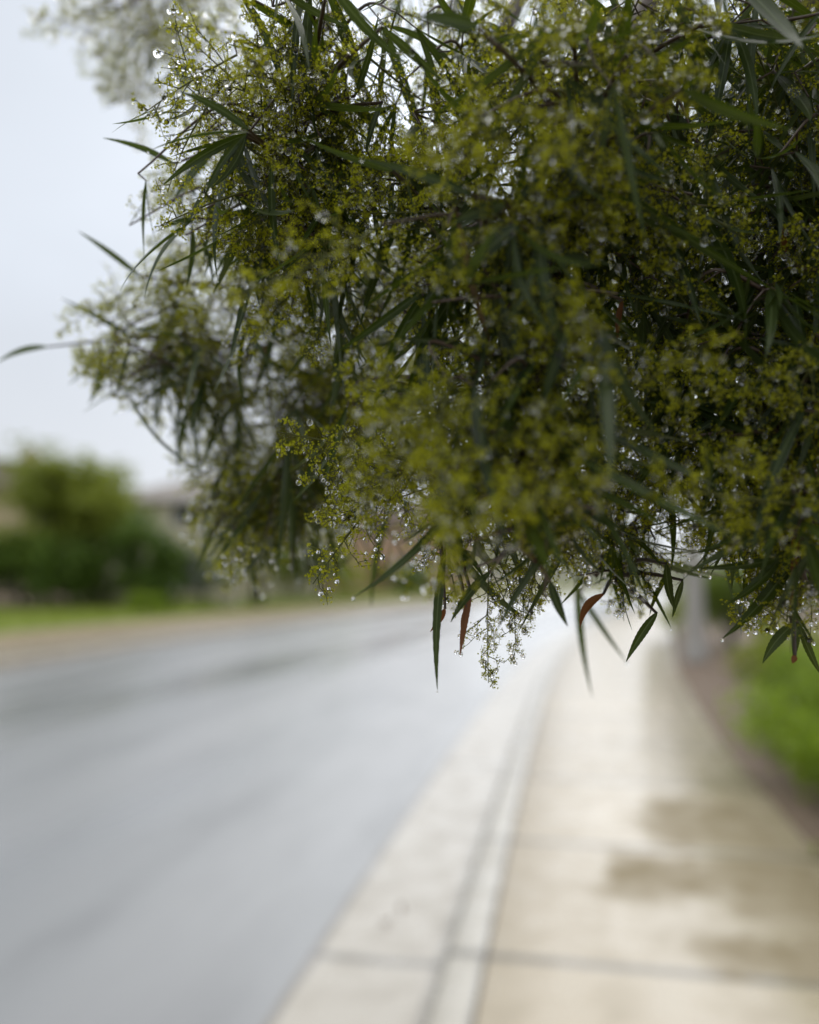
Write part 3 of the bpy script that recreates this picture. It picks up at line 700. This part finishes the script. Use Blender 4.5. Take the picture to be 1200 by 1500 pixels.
# manually read leaves: base px, tip px, depth, width px, bow, dead
HERO = [
 ((652,806),(641,1012),.455,15,.03,0),((655,796),(711,852),.455,12,-.10,0),((718,838),(660,912),.45,15,.05,0),
 ((690,866),(674,962),.46,13,.03,1),((684,890),(678,936),.46,13,.0,1),((652,892),(630,926),.47,14,.0,1),
 ((399,232),(412,396),.46,13,.02,0),((442,-20),(427,182),.47,12,.02,0),((352,-10),(420,152),.47,14,-.06,0),((364,190),(262,134),.43,15,.05,0),
 ((364,196),(238,272),.46,15,.04,0),((362,196),(300,290),.44,11,.06,0),((360,200),(310,275),.45,13,-.08,0),((255,240),(150,202),.52,10,.05,0),
 ((205,404),(114,338),.62,10,.02,0),((190,492),(88,436),.66,10,.02,0),((70,508),(-5,532),.68,10,.08,0),((152,520),(130,592),.66,13,-.06,0),
 ((482,-30),(596,94),.40,19,.04,0),((575,250),(430,195),.41,17,.03,0),((520,140),(555,20),.47,12,.05,0),((560,150),(535,240),.47,10,.05,0),((462,215),(500,310),.48,9,.03,0),
 ((1142,818),(1064,886),.44,18,-.06,0),((1168,806),(1058,936),.45,22,-.05,0),((1152,724),(1006,812),.44,19,-.08,0),((1196,796),(1015,832),.43,18,-.07,0),((1188,722),(1060,742),.43,13,.03,0),
 ((1166,912),(1117,972),.46,19,.06,0),((1167,912),(1162,968),.46,13,.0,0),((1169,912),(1204,990),.46,13,.03,0),((976,826),(990,896),.47,17,.04,0),((962,898),(917,970),.48,15,.03,0),((1000,850),(985,905),.48,11,.0,0),
 ((846,838),(868,1022),.68,12,.03,0),((806,852),(832,918),.40,16,.03,0),((850,870),(918,970),.66,9,.02,0),((640,672),(574,624),.42,14,-.12,0),((566,578),(645,584),.44,15,.08,0),((565,560),(640,600),.45,12,-.05,0),((716,520),(585,496),.385,17,.03,0),
 ((832,478),(792,604),.345,22,.02,0),((880,478),(968,642),.345,20,.06,0),((915,282),(1140,428),.39,19,.03,0),((850,738),(916,776),.37,18,.04,0),((1015,285),(962,376),.42,11,.05,0),((905,430),(1092,470),.41,11,-.05,0),
 ((1104,566),(935,586),.47,19,-.09,0),((1082,586),(958,676),.47,18,-.08,0),((1096,596),(980,704),.47,12,-.04,0),((1070,480),(985,496),.48,13,.02,0),((1085,500),(1052,560),.50,10,.03,0),((960,470),(955,560),.50,9,.02,0),
 ((574,738),(544,892),.70,12,.05,0),((300,570),(262,690),.68,13,.10,0),((410,790),(330,740),.72,11,.05,0),((430,720),(440,850),.72,11,.04,0),
 ((1150,330),(1160,380),.45,11,.1,1),((642,470),(650,505),.46,9,.05,1),((912,440),(905,500),.45,10,.05,1),((884,870),(850,920),.47,15,.15,1),((1165,960),(1161,972),.45,10,0,1),((372,715),(342,742),.70,9,.05,1),
 ((690,285),(530,232),.37,18,.03,0),((760,330),(690,395),.36,28,.05,0),((740,300),(660,330),.36,24,.05,0),((1000,130),(1160,190),.35,22,.05,0),((560,40),(650,120),.40,16,.0,0),((700,40),(610,25),.34,26,.02,0),((460,345),(540,320),.47,14,.06,0),
 ((1040,30),(1200,60),.44,16,.05,0),((1200,20),(1130,130),.45,10,.03,0),((1010,640),(1085,600),.42,10,-.04,0),((1065,640),(1010,790),.43,9,-.06,0),((1175,560),(1120,700),.40,12,-.04,0),((990,400),(1000,500),.50,9,.02,0),
]
for (b0, t0, d_, wpx, bow, dead) in HERO:
    if .42 < d_ < .5: d_ -= .022
    B_ = P(*b0, d_); T_ = P(*t0, d_ * rng.uniform(.97, 1.03))
    br = int(ALLB[np.argmin(np.linalg.norm(ALLP - B_, axis=1))])
    face = unit(-(B_ - CAM) + rng.normal(size=3) * .18)
    sz = math.hypot(b0[0] - t0[0], b0[1] - t0[1])
    leaves.append((sz + 60, br, leaf_geo(B_, T_, wpx / F * d_ * .97, face, sag=rng.uniform(-.05, .05), nseg=24, fold=rng.uniform(.12, .35), cols=5, twist=rng.normal() * .35, side_bow=bow), .9 if dead else rng.random() * .7, bool(dead)))
    # petiole up to the nearest twig
    q = B_ + unit(B_ - T_) * .012 + np.array([0, 0, .004])
    up_ = ALLP[np.argmin(np.linalg.norm(ALLP - B_, axis=1) + np.where(ALLP[:, 2] < B_[2], 1.0, 0))]
    BR[br].tube(bez([up_, B_ * .5 + up_ * .5 + np.array([0, 0, .05]) * np.linalg.norm(up_ - B_), B_], 6), np.linspace(.0022, .0009, 13), 5)
# loose hanging panicles read one by one: base px, tip px, depth
for (b0, t0, d_) in [((716,830),(714,1000),.455),((740,840),(752,965),.45),((650,740),(620,800),.45),((640,700),(690,800),.46),((940,800),(920,900),.47),((960,790),(940,880),.48),
                     ((1135,820),(1095,920),.45),((1150,800),(1130,930),.45),((1185,830),(1180,940),.44),((330,120),(260,290),.46),((470,200),(400,230),.45),((470,60),(430,210),.45),
                     ((90,40),(30,50),.92),((120,60),(118,105),.92),((330,640),(275,770),.70),((200,420),(90,490),.66),((260,470),(110,540),.66),((190,330),(215,300),.55),((290,400),(190,440),.6)]:
    B_ = P(*b0, d_); T_ = P(*t0, d_); L = np.linalg.norm(T_ - B_)
    br = int(ALLB[np.argmin(np.linalg.norm(ALLP - B_, axis=1))])
    add_pan(br, B_, (T_ - B_) / L, min(max(L / .085, .5), 1.15), False)
    up_ = ALLP[np.argmin(np.linalg.norm(ALLP - B_, axis=1) + np.where(ALLP[:, 2] < B_[2], 1.0, 0))]
    BR[br].tube(bez([up_, (B_ + up_) / 2 + np.array([0, 0, .015]), B_], 6), np.linspace(.0016, .0006, 13), 5)
# unseen rest of the crown above, beside and behind the frame, thickened for its shade
for k in range(1200):
    u = unit(rng.normal(size=3)) * (rng.random() ** .4)
    w_ = np.array([1.6, .35, 2.35]) + u * np.array([1.5, 1.9, 1.05])
    x_, y_, z_ = proj(w_)
    if z_ > 0 and -350 < x_ < 1230 and y_ > -60: continue
    if z_ > 0 and x_ < -100 and y_ > -500: continue
    if np.linalg.norm(w_ - CAM) < .45 or w_[2] < 1.15: continue
    spray(w_, 6, .35, .95, lscale=1.25)

for p_, nm in zip(BR, range(len(BR))): pass
BO = [b_.build('branch', M_bark, tree, loc=-BASE) for b_ in BR]
leaves.sort(key=lambda e: -e[0])
def leaf_mb(es):
    mb = MB()
    for (_, br, (v, f, uv), r_, dead) in es: mb.add(v, f, uv, r_, 1 if dead else 0)
    return mb
for e_ in [q for q in leaves if q[4]][:30] + [q for q in leaves if not q[4]][:100]:
    mb = MB(); (v, f, uv) = e_[2]
    c = v[0].copy(); mb.add(v - c, f, uv, e_[3])
    o = mb.build('dead_leaf' if e_[4] else 'leaf', M_dead if e_[4] else M_leaf, BO[e_[1]], loc=c)
    if e_[4]: o['label'] = 'dry brown leaf'
rest = [q for q in leaves if q[4]][30:] + [q for q in leaves if not q[4]][100:]
tag(leaf_mb(rest).build('foliage', [M_leaf, M_dead], tree, loc=-BASE), kind='stuff')
pans.sort(key=lambda e: -e[0])
for (sz, br, ti, M_, z_) in pans[:100]:
    o = bpy.data.objects.new('flower_panicle', TPL_ME[ti]); COL.objects.link(o); o.parent = BO[br]; o.matrix_basis = M_
mb = MB(); drops = []
for q, (sz, br, ti, M_, z_) in enumerate(pans):
    A = np.array(M_)
    if q >= 100:
        if sz > 0: mb.merge(TPL[ti][0], A)
        else: mb.merge(TPL_LO[ti % 4][0], A)
    if sz > 0 and z_ < .9:
        fc = TPL[ti][1]; px_, py_, _z = proj(A[:3, 3]); nd = 42 if px_ > 330 or py_ > 240 or z_ < .7 else 130
        pk = fc[rng.integers(0, len(fc), nd)] @ A[:3, :3].T + A[:3, 3]
        drops.append(pk + np.array([0, 0, -.0012]))
tag(mb.flat().build('blossom', [M_flower, M_stalk], tree, loc=-BASE), kind='stuff')
# raindrops on the blossom and leaf tips
for e_ in leaves[:400]: drops.append(e_[2][0][-2:-1] + np.array([[0, 0, -.0008]]))
D = np.vstack(drops)
import bmesh
bmx = bmesh.new(); bmesh.ops.create_icosphere(bmx, subdivisions=2, radius=1); sv = np.array([v.co[:] for v in bmx.verts]); sf = np.array([[v.index for v in f.verts] for f in bmx.faces]); bmx.free()
rd = np.clip(.00085 * np.exp(rng.normal(size=len(D)) * .4), .0003, .0018) * np.where(rng.random(len(D)) < .1, 1.5, 1)
V_ = D[:, None] + sv[None] * rd[:, None, None] * np.array([1, 1, 1.15]); F_ = sf[None] + (np.arange(len(D)) * len(sv))[:, None, None]
mb = MB(); mb.add(V_.reshape(-1, 3), F_.reshape(-1, 3)); 
hd = P(311, 231, .45); mb.add(hd + sv * .0018 * np.array([1, 1, 1.2]), sf)
tag(mb.build('raindrops', M_drop, tree, loc=-BASE), kind='stuff')
print('leaves', len(leaves), 'panicles', len(pans), N_VIEW_P, 'drops', len(D))
